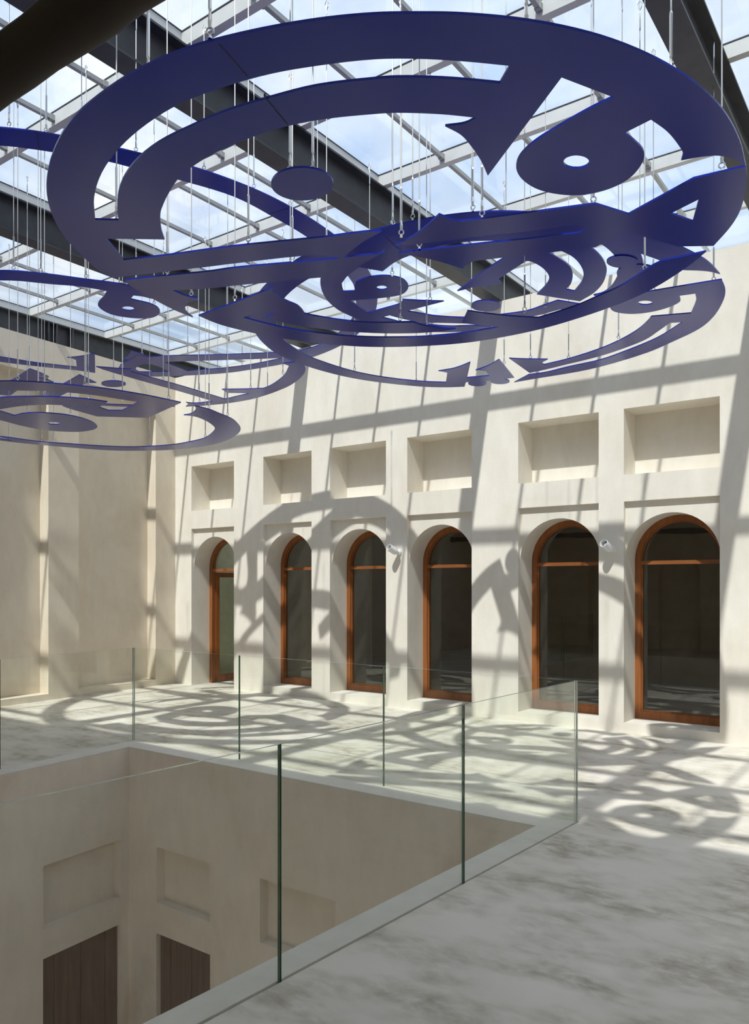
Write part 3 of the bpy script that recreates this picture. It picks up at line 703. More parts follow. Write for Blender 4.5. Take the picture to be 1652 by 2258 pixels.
# ------------------------------------------------------------------ hanging blue lettering mobiles
MOBILES = {
'A': {'c':(-2.431,3.521),'z':3.61,'p':[('plate',[(1.737,0.249,1),(1.756,0.012),(1.747,-0.244),(1.706,-0.462),(1.625,-0.698),(1.503,-0.928),(1.346,-1.13),(1.18,-1.289),(1.062,-1.38),(0.941,-1.463),(0.774,-1.553),(0.553,-1.644),(0.324,-1.712),(0.102,-1.741),(-0.115,-1.739),(-0.366,-1.709),(-0.625,-1.628),(-0.894,-1.5),(-1.083,-1.374),(-1.266,-1.211),(-1.395,-1.056),(-1.507,-0.887),(-1.575,-0.763),(-1.616,-0.638,1),(-1.565,-0.614,1),(-1.5,-0.592),(-1.391,-0.547),(-1.152,-0.458),(-1.018,-0.406),(-0.867,-0.352),(-0.408,-0.162),(-0.36,-0.114),(-0.327,-0.055),(-0.323,-0.028,1),(-0.273,-0.057),(-0.182,-0.103),(-0.089,-0.142),(-0.012,-0.164),(0.061,-0.183,1),(0.01,-0.218),(-0.103,-0.264),(-0.215,-0.302),(-0.702,-0.511),(-1.112,-0.658),(-1.34,-0.752,1),(-1.185,-0.98,1),(-0.938,-0.789,1),(-0.859,-0.874),(-0.716,-0.995),(-0.652,-1.034),(-0.521,-1.102),(-0.353,-1.17),(-0.132,-1.206),(0.047,-1.205),(0.224,-1.187),(0.42,-1.131),(0.628,-1.03),(0.705,-0.984),(0.844,-0.871),(0.942,-0.772,1),(0.887,-0.765),(0.811,-0.795,1),(0.833,-0.707),(0.826,-0.599),(0.807,-0.482),(0.773,-0.354,1),(1.312,-0.808,1),(1.427,-0.581,1),(1.338,-0.567),(1.17,-0.522),(1.051,-0.478),(0.959,-0.416),(0.907,-0.341),(0.886,-0.237),(0.906,-0.109),(0.973,0.0),(1.059,0.067),(1.173,0.085),(1.28,0.049),(1.372,-0.05),(1.406,-0.136),(1.4,-0.235),(1.382,-0.323,1),(1.5,-0.353,1),(1.529,-0.233),(1.54,-0.103),(1.539,-0.029),(1.517,0.028,1),(1.595,0.049),(1.66,0.085),(1.709,0.16)],[[(-1.044,-1.142,1),(-0.953,-1.07,1),(-0.812,-1.178),(-0.654,-1.277),(-0.44,-1.362),(-0.223,-1.4),(-0.014,-1.398),(0.17,-1.385),(0.373,-1.344),(0.556,-1.294),(0.752,-1.201),(0.824,-1.16),(0.956,-1.058),(1.05,-0.972),(1.113,-0.91,1),(1.187,-0.977,1),(1.069,-1.091),(0.946,-1.197),(0.815,-1.289),(0.63,-1.381),(0.469,-1.445),(0.283,-1.492),(0.066,-1.523),(-0.149,-1.515),(-0.383,-1.474),(-0.619,-1.398),(-0.845,-1.284)],[(1.187,-0.195),(1.182,-0.185),(1.174,-0.176),(1.165,-0.17),(1.154,-0.167),(1.143,-0.167),(1.132,-0.17),(1.121,-0.177),(1.111,-0.185),(1.103,-0.196),(1.096,-0.209),(1.092,-0.223),(1.091,-0.236),(1.092,-0.25),(1.095,-0.262),(1.101,-0.272),(1.109,-0.28),(1.118,-0.286),(1.128,-0.288),(1.139,-0.288),(1.15,-0.285),(1.161,-0.279),(1.17,-0.27),(1.178,-0.26),(1.185,-0.247),(1.189,-0.234),(1.191,-0.221),(1.19,-0.208)]]),('dot',[(0.156,-0.705),(0.133,-0.681),(0.104,-0.663),(0.071,-0.651),(0.036,-0.645),(0.001,-0.647),(-0.032,-0.657),(-0.062,-0.674),(-0.086,-0.696),(-0.104,-0.723),(-0.114,-0.754),(-0.116,-0.786),(-0.11,-0.818),(-0.097,-0.847),(-0.077,-0.874),(-0.051,-0.895),(-0.022,-0.911),(0.01,-0.921),(0.043,-0.925),(0.075,-0.921),(0.106,-0.912),(0.133,-0.896),(0.156,-0.875),(0.173,-0.851),(0.184,-0.823),(0.188,-0.793),(0.184,-0.762),(0.174,-0.732)],[]),('plate',[(1.737,0.253,1),(1.521,0.227,1),(1.169,0.395,1),(1.072,0.193,1),(0.8,0.097),(0.601,0.027),(0.449,-0.034,1),(0.42,-0.078),(0.406,-0.132),(0.398,-0.16,1),(0.352,-0.132),(0.281,-0.091),(0.204,-0.053),(0.118,-0.019),(0.013,0.004,1),(0.079,0.04),(0.238,0.102),(0.396,0.157),(0.549,0.214),(0.715,0.284),(0.854,0.328),(0.913,0.355),(0.929,0.372),(0.935,0.398),(0.933,0.413),(0.92,0.429),(0.901,0.444),(0.876,0.442),(0.783,0.406),(0.676,0.371),(0.43,0.268),(0.232,0.193),(0.112,0.146),(-0.021,0.102,1),(0.01,0.153),(0.047,0.208),(0.105,0.321),(0.144,0.429),(0.165,0.496,1),(0.192,0.471),(0.232,0.446),(0.279,0.441),(0.363,0.469),(0.593,0.556),(0.901,0.667,1),(0.947,0.645),(1.097,0.572,1),(1.266,0.92,1),(1.43,1.03,1),(1.55,0.847),(1.62,0.707),(1.676,0.541),(1.715,0.382)],[[(1.492,0.441,1),(1.342,0.509,1),(1.41,0.664,1)]]),('plate',[(-1.71,0.128,1),(-1.223,0.089),(-0.936,0.052,1),(-0.975,0.083),(-1.002,0.139),(-1.022,0.228),(-1.028,0.304),(-1.026,0.373),(-1.049,0.447),(-1.09,0.526,1),(-1.054,0.618),(-0.944,0.808),(-0.836,0.935),(-0.706,1.034),(-0.581,1.111,1),(-0.57,1.175),(-0.547,1.236),(-0.509,1.286),(-0.457,1.361),(-0.408,1.409,1),(-0.452,1.407),(-0.565,1.378),(-0.695,1.318),(-0.881,1.189),(-1.047,1.032),(-1.164,0.885),(-1.24,0.772),(-1.303,0.647),(-1.351,0.51),(-1.363,0.432,1),(-1.265,0.413,1),(-1.253,0.394),(-1.245,0.362),(-1.258,0.329),(-1.289,0.312),(-1.344,0.312),(-1.426,0.325),(-1.484,0.328,1),(-1.476,0.381),(-1.425,0.59),(-1.329,0.807),(-1.187,1.027),(-1.068,1.154),(-0.936,1.266),(-0.744,1.393),(-0.611,1.453),(-0.391,1.526),(-0.243,1.547),(-0.137,1.557,1),(-0.21,1.472),(-0.265,1.391),(-0.306,1.321,1),(-0.159,1.133,1),(-0.102,1.224),(0.001,1.365),(0.144,1.516),(0.177,1.544,1),(0.356,1.505),(0.49,1.467),(0.641,1.397),(0.807,1.318),(0.932,1.227),(1.076,1.11),(1.141,1.073,1),(1.379,1.089,1),(1.212,1.269),(0.934,1.494),(0.653,1.63),(0.283,1.739),(0.044,1.776),(-0.247,1.774),(-0.507,1.734),(-0.732,1.652),(-1.022,1.493),(-1.253,1.302),(-1.475,1.012),(-1.621,0.733),(-1.683,0.544),(-1.725,0.322)],[]),('plate',[(-1.6,-0.557,1),(-1.512,-0.527),(-1.361,-0.466),(-1.083,-0.347),(-0.925,-0.297),(-0.407,-0.069),(-0.201,0.008),(-0.121,0.043),(-0.072,0.034,1),(-0.131,0.057),(-0.219,0.082),(-0.311,0.117),(-0.39,0.155),(-0.452,0.185),(-0.545,0.25,1),(-0.542,0.232),(-0.551,0.174),(-0.573,0.129),(-0.602,0.109),(-0.678,0.076),(-0.918,-0.021),(-1.05,-0.081),(-1.281,-0.169),(-1.488,-0.282,1),(-1.491,-0.248),(-1.496,-0.169),(-1.464,-0.096,1),(-1.501,-0.058,1),(-1.531,-0.086),(-1.598,-0.07),(-1.681,-0.015),(-1.737,0.055),(-1.771,0.131,1),(-1.76,-0.03),(-1.705,-0.275),(-1.639,-0.494)],[])],'s':[(0,0.428,-1.663,0.387,-1.487),(0,0.355,-1.367,0.304,-1.181),(3,-0.444,1.514,-0.529,1.718)],'b':[(0.095,-0.049),(0.094,0.132),(0.132,1.408),(-1.5,-0.118),(0.412,-1.691),(-0.625,-0.474),(-0.595,-0.149),(-1.335,-0.448),(-1.319,0.094),(-0.654,1.401),(-0.663,1.066),(0.547,0.015),(1.059,0.205),(1.01,1.19),(1.638,0.245),(0.046,-1.663),(-0.964,-1.073),(1.3,-1.081),(1.623,-0.522),(0.041,-0.873),(0.124,-0.812)]},
'B': {'c':(-3.301,6.056),'z':4.03,'p':[('plate',[(-1.339,1.34),(-1.177,1.494,1),(-0.962,1.162,1),(-0.975,1.101),(-1.007,1.051,1),(-0.808,1.054),(-0.569,0.96,1),(-0.885,1.455,1),(-0.653,1.533,1),(-0.598,1.347,1),(-0.631,1.289),(-0.671,1.253,1),(-0.48,1.177),(-0.288,1.043,1),(-0.471,1.765,1),(-0.698,1.729),(-0.815,1.7),(-0.912,1.63),(-0.996,1.626,1),(-1.1,1.782,1),(-1.27,1.691),(-1.459,1.53),(-1.714,1.169),(-1.913,0.74),(-2.013,0.162),(-1.975,-0.383),(-1.861,-0.693),(-1.702,-0.978),(-1.401,-1.353),(-0.994,-1.659),(-0.809,-1.762),(-0.54,-1.884),(-0.209,-1.986),(0.212,-2.016),(0.601,-1.966),(0.843,-1.902),(1.055,-1.806),(1.172,-1.729),(1.299,-1.615),(1.532,-1.379),(1.708,-1.109),(1.824,-0.851),(1.897,-0.592),(1.968,-0.325),(1.992,-0.166),(2.003,0.051,1),(1.955,-0.041),(1.895,-0.108),(1.807,-0.182,1),(1.723,-0.437),(1.638,-0.655),(1.561,-0.817),(1.479,-0.937),(1.233,-1.191),(0.99,-1.359),(0.911,-1.425),(0.713,-1.534),(0.511,-1.569),(0.326,-1.55),(0.207,-1.525),(0.033,-1.442,1),(-0.06,-1.597,1),(-0.267,-1.683,1),(-0.513,-1.645),(-0.925,-1.455),(-1.283,-1.155),(-1.608,-0.71),(-1.754,-0.278),(-1.781,-0.11),(-1.739,0.553),(-1.582,0.979)],[]),('dot',[(-0.831,1.813),(-0.846,1.835),(-0.864,1.853),(-0.885,1.866),(-0.908,1.873),(-0.931,1.874),(-0.953,1.868),(-0.974,1.857),(-0.992,1.841),(-1.006,1.819),(-1.015,1.795),(-1.019,1.768),(-1.019,1.741),(-1.013,1.714),(-1.002,1.689),(-0.987,1.667),(-0.968,1.65),(-0.948,1.638),(-0.925,1.631),(-0.902,1.631),(-0.881,1.636),(-0.86,1.647),(-0.843,1.663),(-0.829,1.684),(-0.82,1.708),(-0.815,1.734),(-0.816,1.761),(-0.821,1.787)],[]),('dot',[(-0.586,1.889),(-0.6,1.91),(-0.617,1.928),(-0.637,1.94),(-0.659,1.947),(-0.682,1.948),(-0.704,1.942),(-0.725,1.931),(-0.743,1.914),(-0.758,1.893),(-0.768,1.868),(-0.773,1.842),(-0.773,1.815),(-0.768,1.788),(-0.758,1.764),(-0.745,1.743),(-0.727,1.726),(-0.707,1.714),(-0.685,1.708),(-0.663,1.707),(-0.641,1.713),(-0.621,1.724),(-0.603,1.74),(-0.589,1.761),(-0.579,1.785),(-0.573,1.811),(-0.573,1.837),(-0.577,1.864)],[]),('dot',[(1.581,-0.513),(1.571,-0.492),(1.558,-0.474),(1.541,-0.462),(1.521,-0.456),(1.5,-0.456),(1.478,-0.462),(1.457,-0.474),(1.438,-0.491),(1.421,-0.513),(1.408,-0.538),(1.4,-0.564),(1.396,-0.592),(1.397,-0.618),(1.402,-0.642),(1.412,-0.663),(1.426,-0.68),(1.443,-0.691),(1.463,-0.696),(1.483,-0.696),(1.504,-0.69),(1.525,-0.678),(1.543,-0.661),(1.56,-0.641),(1.572,-0.617),(1.581,-0.591),(1.586,-0.564),(1.586,-0.538)],[]),('dot',[(1.648,-0.206),(1.634,-0.171),(1.614,-0.142),(1.589,-0.121),(1.561,-0.109),(1.529,-0.106),(1.498,-0.114),(1.467,-0.131),(1.439,-0.157),(1.415,-0.19),(1.396,-0.228),(1.384,-0.27),(1.379,-0.313),(1.381,-0.354),(1.39,-0.393),(1.405,-0.426),(1.426,-0.452),(1.451,-0.471),(1.479,-0.481),(1.509,-0.482),(1.539,-0.474),(1.568,-0.458),(1.595,-0.434),(1.618,-0.403),(1.636,-0.367),(1.649,-0.327),(1.655,-0.286),(1.655,-0.245)],[]),('dot',[(0.401,-0.289),(0.386,-0.265),(0.366,-0.246),(0.343,-0.232),(0.318,-0.225),(0.292,-0.225),(0.266,-0.231),(0.242,-0.244),(0.221,-0.263),(0.205,-0.287),(0.193,-0.315),(0.187,-0.345),(0.187,-0.375),(0.193,-0.404),(0.205,-0.431),(0.221,-0.454),(0.241,-0.472),(0.264,-0.484),(0.288,-0.49),(0.313,-0.49),(0.338,-0.483),(0.361,-0.47),(0.381,-0.452),(0.397,-0.429),(0.409,-0.403),(0.415,-0.374),(0.416,-0.345),(0.411,-0.316)],[]),('plate',[(-0.202,1.091,1),(-0.13,1.17),(0.1,1.354,1),(0.001,1.425,1),(-0.009,1.509,1),(0.26,1.464),(0.665,1.31),(0.916,1.15),(1.117,0.971),(1.262,0.786),(1.319,0.692,1),(1.614,0.805,1),(1.726,0.511),(1.755,0.364,1),(1.643,0.339,1),(1.621,0.449),(1.603,0.482),(1.518,0.545),(1.367,0.578),(1.23,0.545),(1.145,0.466),(1.103,0.368),(1.117,0.248),(1.173,0.162),(1.315,0.095),(1.454,0.106,1),(1.986,0.185,1),(1.962,0.423),(1.903,0.64),(1.748,1.003),(1.572,1.261),(1.261,1.516),(0.974,1.715),(0.313,1.952),(-0.336,1.963),(-0.57,1.972,1),(-0.297,1.767,1),(-0.134,1.795),(0.149,1.738),(0.533,1.681),(0.806,1.548),(1.195,1.303),(1.499,0.994,1),(1.404,0.95,1),(1.26,1.111),(1.1,1.283),(0.842,1.438),(0.541,1.561),(0.191,1.634),(-0.088,1.691),(-0.263,1.709,1)],[[(1.425,0.369),(1.42,0.379),(1.414,0.387),(1.405,0.392),(1.395,0.394),(1.385,0.393),(1.373,0.39),(1.362,0.383),(1.352,0.374),(1.343,0.363),(1.336,0.351),(1.331,0.338),(1.328,0.325),(1.327,0.312),(1.33,0.3),(1.334,0.29),(1.341,0.283),(1.349,0.278),(1.359,0.276),(1.37,0.277),(1.381,0.28),(1.391,0.287),(1.402,0.296),(1.411,0.306),(1.418,0.318),(1.423,0.331),(1.426,0.345),(1.426,0.357)]]),('plate',[(0.741,-0.344,1),(0.855,-0.458),(0.945,-0.579),(0.982,-0.708),(0.983,-0.876),(0.951,-0.973),(0.917,-0.959),(0.794,-0.89),(0.646,-0.805,1),(0.627,-0.772),(0.621,-0.705,1),(0.52,-0.724),(0.439,-0.759),(0.268,-0.769,1),(0.493,-0.916),(0.696,-1.037),(0.85,-1.12),(0.952,-1.178),(1.052,-1.177),(1.119,-1.022),(1.147,-0.853),(1.153,-0.685),(1.113,-0.541),(1.033,-0.385),(0.966,-0.309,1),(1.006,-0.235,1),(1.132,-0.401),(1.193,-0.535),(1.229,-0.698),(1.235,-0.856),(1.206,-0.995),(1.157,-1.118),(1.095,-1.198,1),(1.158,-1.303,1),(1.279,-1.216),(1.352,-1.088),(1.39,-0.924),(1.398,-0.765),(1.373,-0.575),(1.342,-0.468),(1.237,-0.259),(1.112,-0.111),(0.961,-0.004,1),(0.88,-0.124)],[]),('plate',[(1.462,-0.967,1),(1.477,-0.834),(1.475,-0.682),(1.433,-0.482),(1.375,-0.33),(1.257,-0.144),(1.17,-0.07),(1.095,-0.065,1),(1.102,-0.012,1),(1.265,-0.024),(1.429,-0.153),(1.53,-0.291),(1.598,-0.451),(1.623,-0.556),(1.64,-0.69,1),(1.566,-0.831)],[]),('plate',[(-0.279,-1.691,1),(-0.412,-1.603),(-0.548,-1.44),(-0.675,-1.213),(-0.744,-0.969),(-0.749,-0.796),(-0.753,-0.629),(-0.683,-0.387),(-0.535,-0.172),(-0.303,0.035),(-0.105,0.139),(0.095,0.147,1),(-0.037,0.014),(-0.193,-0.081),(-0.289,-0.184),(-0.357,-0.299,1),(-0.255,-0.24),(-0.01,-0.034,1),(0.063,-0.167,1),(-0.073,-0.286),(-0.165,-0.387),(-0.206,-0.458),(-0.295,-0.63,1),(-0.101,-0.634),(0.069,-0.637,1),(-0.068,-0.755),(-0.182,-0.866,1),(-0.2,-0.832),(-0.258,-0.799),(-0.405,-0.789),(-0.581,-0.784,1),(-0.533,-1.093,1),(-0.485,-1.079,1),(-0.326,-1.004),(-0.15,-0.959),(-0.074,-0.984),(0.023,-1.088),(0.05,-1.234),(-0.015,-1.34),(-0.104,-1.382),(-0.209,-1.385),(-0.264,-1.37),(-0.309,-1.328),(-0.377,-1.233,1),(-0.456,-1.277,1),(-0.405,-1.359),(-0.34,-1.444),(-0.176,-1.577,1)],[[(-0.136,-1.141),(-0.142,-1.134),(-0.15,-1.129),(-0.158,-1.125),(-0.167,-1.123),(-0.177,-1.124),(-0.186,-1.126),(-0.194,-1.131),(-0.201,-1.137),(-0.206,-1.145),(-0.21,-1.154),(-0.211,-1.163),(-0.211,-1.173),(-0.208,-1.182),(-0.203,-1.19),(-0.197,-1.197),(-0.189,-1.203),(-0.181,-1.206),(-0.172,-1.208),(-0.162,-1.207),(-0.153,-1.204),(-0.145,-1.2),(-0.138,-1.194),(-0.133,-1.186),(-0.13,-1.177),(-0.128,-1.168),(-0.129,-1.159),(-0.131,-1.15)],[(-0.553,-0.626,1),(-0.471,-0.628,1),(-0.434,-0.498),(-0.374,-0.362,1),(-0.492,-0.44,1)]]),('plate',[(0.261,-0.092,1),(0.52,-0.04),(0.696,-0.083),(0.818,-0.113,1),(0.946,0.092,1),(0.891,0.136,1),(0.753,0.089,1),(0.5,0.111),(0.304,0.036,1)],[])],'s':[(0,0.371,-1.881,0.34,-1.693)],'b':[(0.628,-1.955),(0.481,-1.962),(-0.021,-0.702),(0.686,-0.051),(1.522,-0.671),(-1.753,0.564),(-0.343,1.267),(-0.047,1.261),(-1.517,1.41),(0.265,1.487),(1.925,0.206),(1.494,0.154),(0.991,-1.838),(0.858,-1.119),(1.366,-0.843),(0.026,-1.308),(-0.253,-1.732),(1.565,-0.416),(0.052,-0.147),(0.883,1.159),(-0.752,-1.565)]},
'C': {'c':(-7.462,4.941),'z':4.84,'p':[('plate',[(2.33,-2.16),(2.572,-1.867),(2.998,-1.064),(3.098,-0.748),(3.157,-0.428),(3.176,-0.013),(3.143,0.426),(3.073,0.821),(2.94,1.192),(2.752,1.59),(2.536,1.918),(2.264,2.231),(1.585,2.756),(1.19,2.945),(0.583,3.108),(0.055,3.115),(-0.507,3.051),(-0.914,2.971),(-1.607,2.665),(-1.981,2.424),(-2.051,2.252),(-1.971,1.899,1),(-1.828,1.818),(-1.71,1.769,1),(-1.549,1.753),(-1.374,1.707),(-1.221,1.651,1),(-1.201,1.734),(-1.168,1.815,1),(-0.965,1.899),(-0.244,2.338),(0.354,2.661),(0.558,2.752),(0.696,2.793,1),(1.035,2.739),(1.517,2.525),(1.936,2.236),(2.236,1.927),(2.331,1.804),(2.479,1.593),(2.588,1.427),(2.676,1.229),(2.809,0.841),(2.921,0.341),(2.943,-0.149),(2.925,-0.583),(2.775,-1.003),(2.627,-1.333),(2.555,-1.484),(2.341,-1.789),(2.266,-1.887),(2.121,-2.047),(1.438,-2.491),(0.744,-2.778),(0.0,-2.876),(-0.744,-2.778),(-1.438,-2.491),(-2.034,-2.034),(-2.491,-1.438),(-2.751,-0.841),(-2.833,-0.499,1),(-2.989,-0.527,1),(-3.064,-0.821),(-2.753,-1.589),(-2.247,-2.247),(-1.589,-2.753),(-0.823,-3.07),(0.0,-3.178),(0.823,-3.07),(1.589,-2.753)],[[(0.25,2.903,1),(-0.433,2.516),(-1.203,2.068,1),(-1.295,2.565,1),(-0.713,2.781),(-0.324,2.867)],[(-1.753,2.029),(-1.539,1.98),(-1.439,2.052),(-1.526,2.448,1),(-1.75,2.297),(-1.894,2.187,1),(-1.849,2.102)]]),('plate',[(-3.006,-0.422,1),(-3.033,0.106),(-2.807,0.623),(-2.67,1.055),(-2.414,1.522,1),(-2.111,1.312,1),(-2.087,1.227),(-2.107,1.176,1),(-1.88,1.253),(-1.622,1.273,1),(-2.462,1.853,1),(-2.56,1.617),(-2.835,1.153),(-3.032,0.744),(-3.176,0.111),(-3.147,-0.442,1)],[]),('plate',[(-1.142,1.485,1),(-1.147,1.642),(-1.175,1.773,1),(-1.422,1.777,1),(-1.549,1.663,1),(-1.433,1.638),(-1.282,1.569)],[])],'s':[(0,2.942,-0.202,3.167,-0.183),(0,2.469,-1.982,2.3,-1.858)],'b':[(-1.217,1.717),(-0.957,1.931),(-0.719,2.078),(-0.454,2.829),(0.271,2.668),(2.504,-1.93),(2.806,-1.42),(2.364,-2.116),(2.642,-1.749),(3.013,-0.967),(3.125,-0.557),(3.167,-0.183),(3.129,0.207),(2.886,1.297),(1.328,2.883),(-2.707,0.952),(-1.8,1.295),(-0.887,2.77)]},
'E': {'c':(-7.454,5.068),'z':4.21,'p':[('plate',[(-0.488,-2.295,1),(0.204,-2.337),(1.51,-1.848),(1.721,-1.629),(1.889,-1.376),(2.015,-1.189),(2.076,-1.075),(2.118,-0.943),(2.143,-0.776,1),(2.061,-0.681,1),(1.986,-0.776),(1.97,-0.845),(1.925,-0.913,1),(1.834,-0.877,1),(1.85,-0.82),(1.878,-0.714),(1.863,-0.617),(1.804,-0.539),(1.719,-0.487),(1.597,-0.47),(1.502,-0.517),(1.421,-0.612),(1.377,-0.734),(1.406,-0.85),(1.465,-0.938),(1.543,-0.989),(1.694,-1.044),(1.83,-1.105,1),(1.744,-1.28),(1.595,-1.454),(1.326,-1.748),(0.184,-2.108),(-0.44,-2.07,1)],[[(1.662,-0.707),(1.651,-0.701),(1.639,-0.697),(1.627,-0.696),(1.614,-0.697),(1.602,-0.7),(1.591,-0.706),(1.582,-0.714),(1.576,-0.723),(1.572,-0.734),(1.57,-0.745),(1.572,-0.756),(1.576,-0.766),(1.583,-0.776),(1.592,-0.784),(1.602,-0.789),(1.614,-0.793),(1.627,-0.794),(1.639,-0.793),(1.651,-0.79),(1.661,-0.784),(1.67,-0.776),(1.677,-0.767),(1.681,-0.756),(1.682,-0.746),(1.681,-0.735),(1.677,-0.724),(1.67,-0.715)]]),('plate',[(1.568,1.328,1),(1.726,1.377,1),(1.724,1.489),(1.655,1.614),(1.45,1.81),(1.201,1.975),(0.937,2.108),(0.702,2.187),(0.442,2.258),(0.078,2.315),(-0.339,2.285),(-0.567,2.227),(-0.778,2.164),(-0.927,2.089,1),(-0.819,2.035),(-0.757,1.973),(-0.736,1.927,1),(-0.673,2.021),(-0.39,2.088,1),(-0.331,1.461),(-0.31,0.987),(-0.254,0.327),(-0.221,0.196,1),(-0.079,0.382),(0.011,0.491,1),(-0.067,0.55,1),(-0.089,0.815),(-0.101,1.268),(-0.173,2.108,1),(0.32,2.073,1),(0.1,1.891,1),(0.174,1.726,1),(0.474,1.916),(0.632,1.999,1),(0.803,1.944),(1.032,1.832),(1.246,1.703),(1.471,1.52),(1.559,1.435),(1.565,1.373)],[]),('plate',[(-0.908,-0.193,1),(-0.954,-0.052),(-1.051,0.131,1),(-1.124,0.061),(-1.307,0.096),(-1.941,0.251),(-2.292,0.344,1),(-2.347,0.242),(-2.421,0.046,1),(-1.883,-0.009),(-1.516,-0.055)],[]),('plate',[(-0.675,0.289,1),(-0.731,0.413),(-0.838,0.626,1),(-0.919,0.57),(-1.072,0.578),(-1.551,0.69),(-1.819,0.752,1),(-1.979,0.594,1),(-1.687,0.508),(-1.194,0.411)],[]),('plate',[(-1.485,0.147,1),(-1.195,0.086),(-1.179,0.163),(-1.237,0.306,1),(-1.473,0.451,1),(-1.71,0.279,1)],[]),('dot',[(-0.602,0.875),(-0.633,0.894),(-0.668,0.906),(-0.706,0.912),(-0.745,0.912),(-0.782,0.905),(-0.816,0.892),(-0.845,0.873),(-0.867,0.849),(-0.882,0.822),(-0.888,0.793),(-0.885,0.763),(-0.874,0.734),(-0.854,0.708),(-0.828,0.686),(-0.797,0.669),(-0.762,0.657),(-0.724,0.652),(-0.687,0.653),(-0.651,0.66),(-0.618,0.673),(-0.59,0.692),(-0.568,0.715),(-0.554,0.741),(-0.547,0.769),(-0.549,0.798),(-0.559,0.826),(-0.577,0.853)],[]),('plate',[(-1.08,2.031,1),(-1.416,1.813),(-1.709,1.539),(-1.951,1.219),(-2.161,0.787,1),(-2.053,0.747,1),(-1.853,1.158),(-1.624,1.462),(-1.345,1.722),(-1.026,1.929,1)],[])],'s':[],'b':[(-0.185,1.664),(-0.621,2.064),(1.226,1.706),(0.467,1.938),(-0.599,0.698),(-0.927,-0.184),(1.576,-1.774),(1.707,-1.624),(1.892,-1.344),(1.842,-0.994),(1.854,-0.642),(-0.731,0.413),(-0.086,0.448),(-0.123,1.055),(-0.315,2.27),(0.477,2.23),(2.106,-1.024)]},
'D': {'c':(-7.543,5.048),'z':3.51,'p':[('plate',[(-0.245,-1.742,1),(0.308,-1.749),(0.996,-1.501),(1.168,-1.361),(1.303,-1.186),(1.435,-0.963),(1.521,-0.786),(1.575,-0.599),(1.618,-0.364),(1.641,-0.066,1),(1.141,0.083),(0.826,0.176,1),(0.457,-0.177,1),(0.541,-0.534),(0.587,-0.651,1),(0.628,-0.669,1),(0.54,-0.761),(0.325,-0.874),(-0.043,-0.938),(-0.478,-0.941,1),(-0.071,-1.194,1),(0.422,-1.189),(0.612,-1.104),(0.79,-0.974),(0.894,-0.878),(1.032,-0.693),(1.094,-0.5,1),(0.833,-0.411,1),(0.788,-0.271,1),(0.893,-0.19,1),(1.329,-0.319,1),(1.284,-0.519),(1.215,-0.763),(1.047,-1.027),(0.878,-1.194),(0.677,-1.328),(0.124,-1.422),(-0.199,-1.413,1)],[]),('plate',[(-0.071,-1.194,1),(-0.13,-0.891),(-0.209,-0.694,1),(-0.067,-0.696),(0.069,-0.655),(0.17,-0.571),(0.257,-0.404),(0.254,-0.251),(0.182,-0.061),(0.054,0.1),(-0.055,0.175),(-0.211,0.222),(-0.422,0.194),(-0.537,0.101),(-0.65,-0.074),(-0.637,-0.356),(-0.542,-0.667),(-0.475,-0.966,1)],[[(-0.186,-0.19),(-0.201,-0.183),(-0.218,-0.178),(-0.235,-0.176),(-0.252,-0.177),(-0.268,-0.181),(-0.283,-0.188),(-0.294,-0.197),(-0.302,-0.208),(-0.307,-0.221),(-0.307,-0.234),(-0.304,-0.248),(-0.297,-0.26),(-0.287,-0.272),(-0.274,-0.282),(-0.259,-0.289),(-0.242,-0.294),(-0.225,-0.295),(-0.208,-0.294),(-0.192,-0.29),(-0.179,-0.283),(-0.167,-0.274),(-0.159,-0.263),(-0.155,-0.251),(-0.154,-0.238),(-0.157,-0.225),(-0.163,-0.212),(-0.173,-0.2)]]),('plate',[(-1.553,-0.274,1),(-1.584,0.055),(-1.445,-0.178),(-1.371,0.277),(-1.228,0.542),(-0.96,0.97),(-0.774,1.152),(-0.539,1.275),(-0.18,1.37),(0.108,1.359),(0.434,1.305),(0.761,1.132),(0.976,0.977),(1.094,0.829),(1.217,0.606),(1.266,0.427),(1.222,0.323,1),(1.321,0.327),(1.466,0.259),(1.556,0.193),(1.637,0.109,1),(1.63,0.301),(1.577,0.483),(1.491,0.743),(1.312,1.019),(1.189,1.166),(1.01,1.312),(0.723,1.479),(0.35,1.62),(-0.062,1.667),(-0.391,1.625),(-0.668,1.532),(-0.896,1.397),(-1.202,1.141),(-1.441,0.678),(-1.583,0.343),(-1.678,-0.052),(-1.659,-0.058),(-1.634,-0.288,1)],[])],'s':[],'b':[(1.098,-1.399),(1.425,-0.964),(0.781,-0.959),(0.733,-0.994),(1.036,-0.666),(0.261,-0.354),(-1.386,0.315),(-1.324,0.435),(-0.569,1.293),(0.423,1.332),(1.187,-0.398),(1.612,0.315),(1.514,0.661),(1.606,-0.186),(-0.002,-0.675),(-1.681,0.064)]},
}
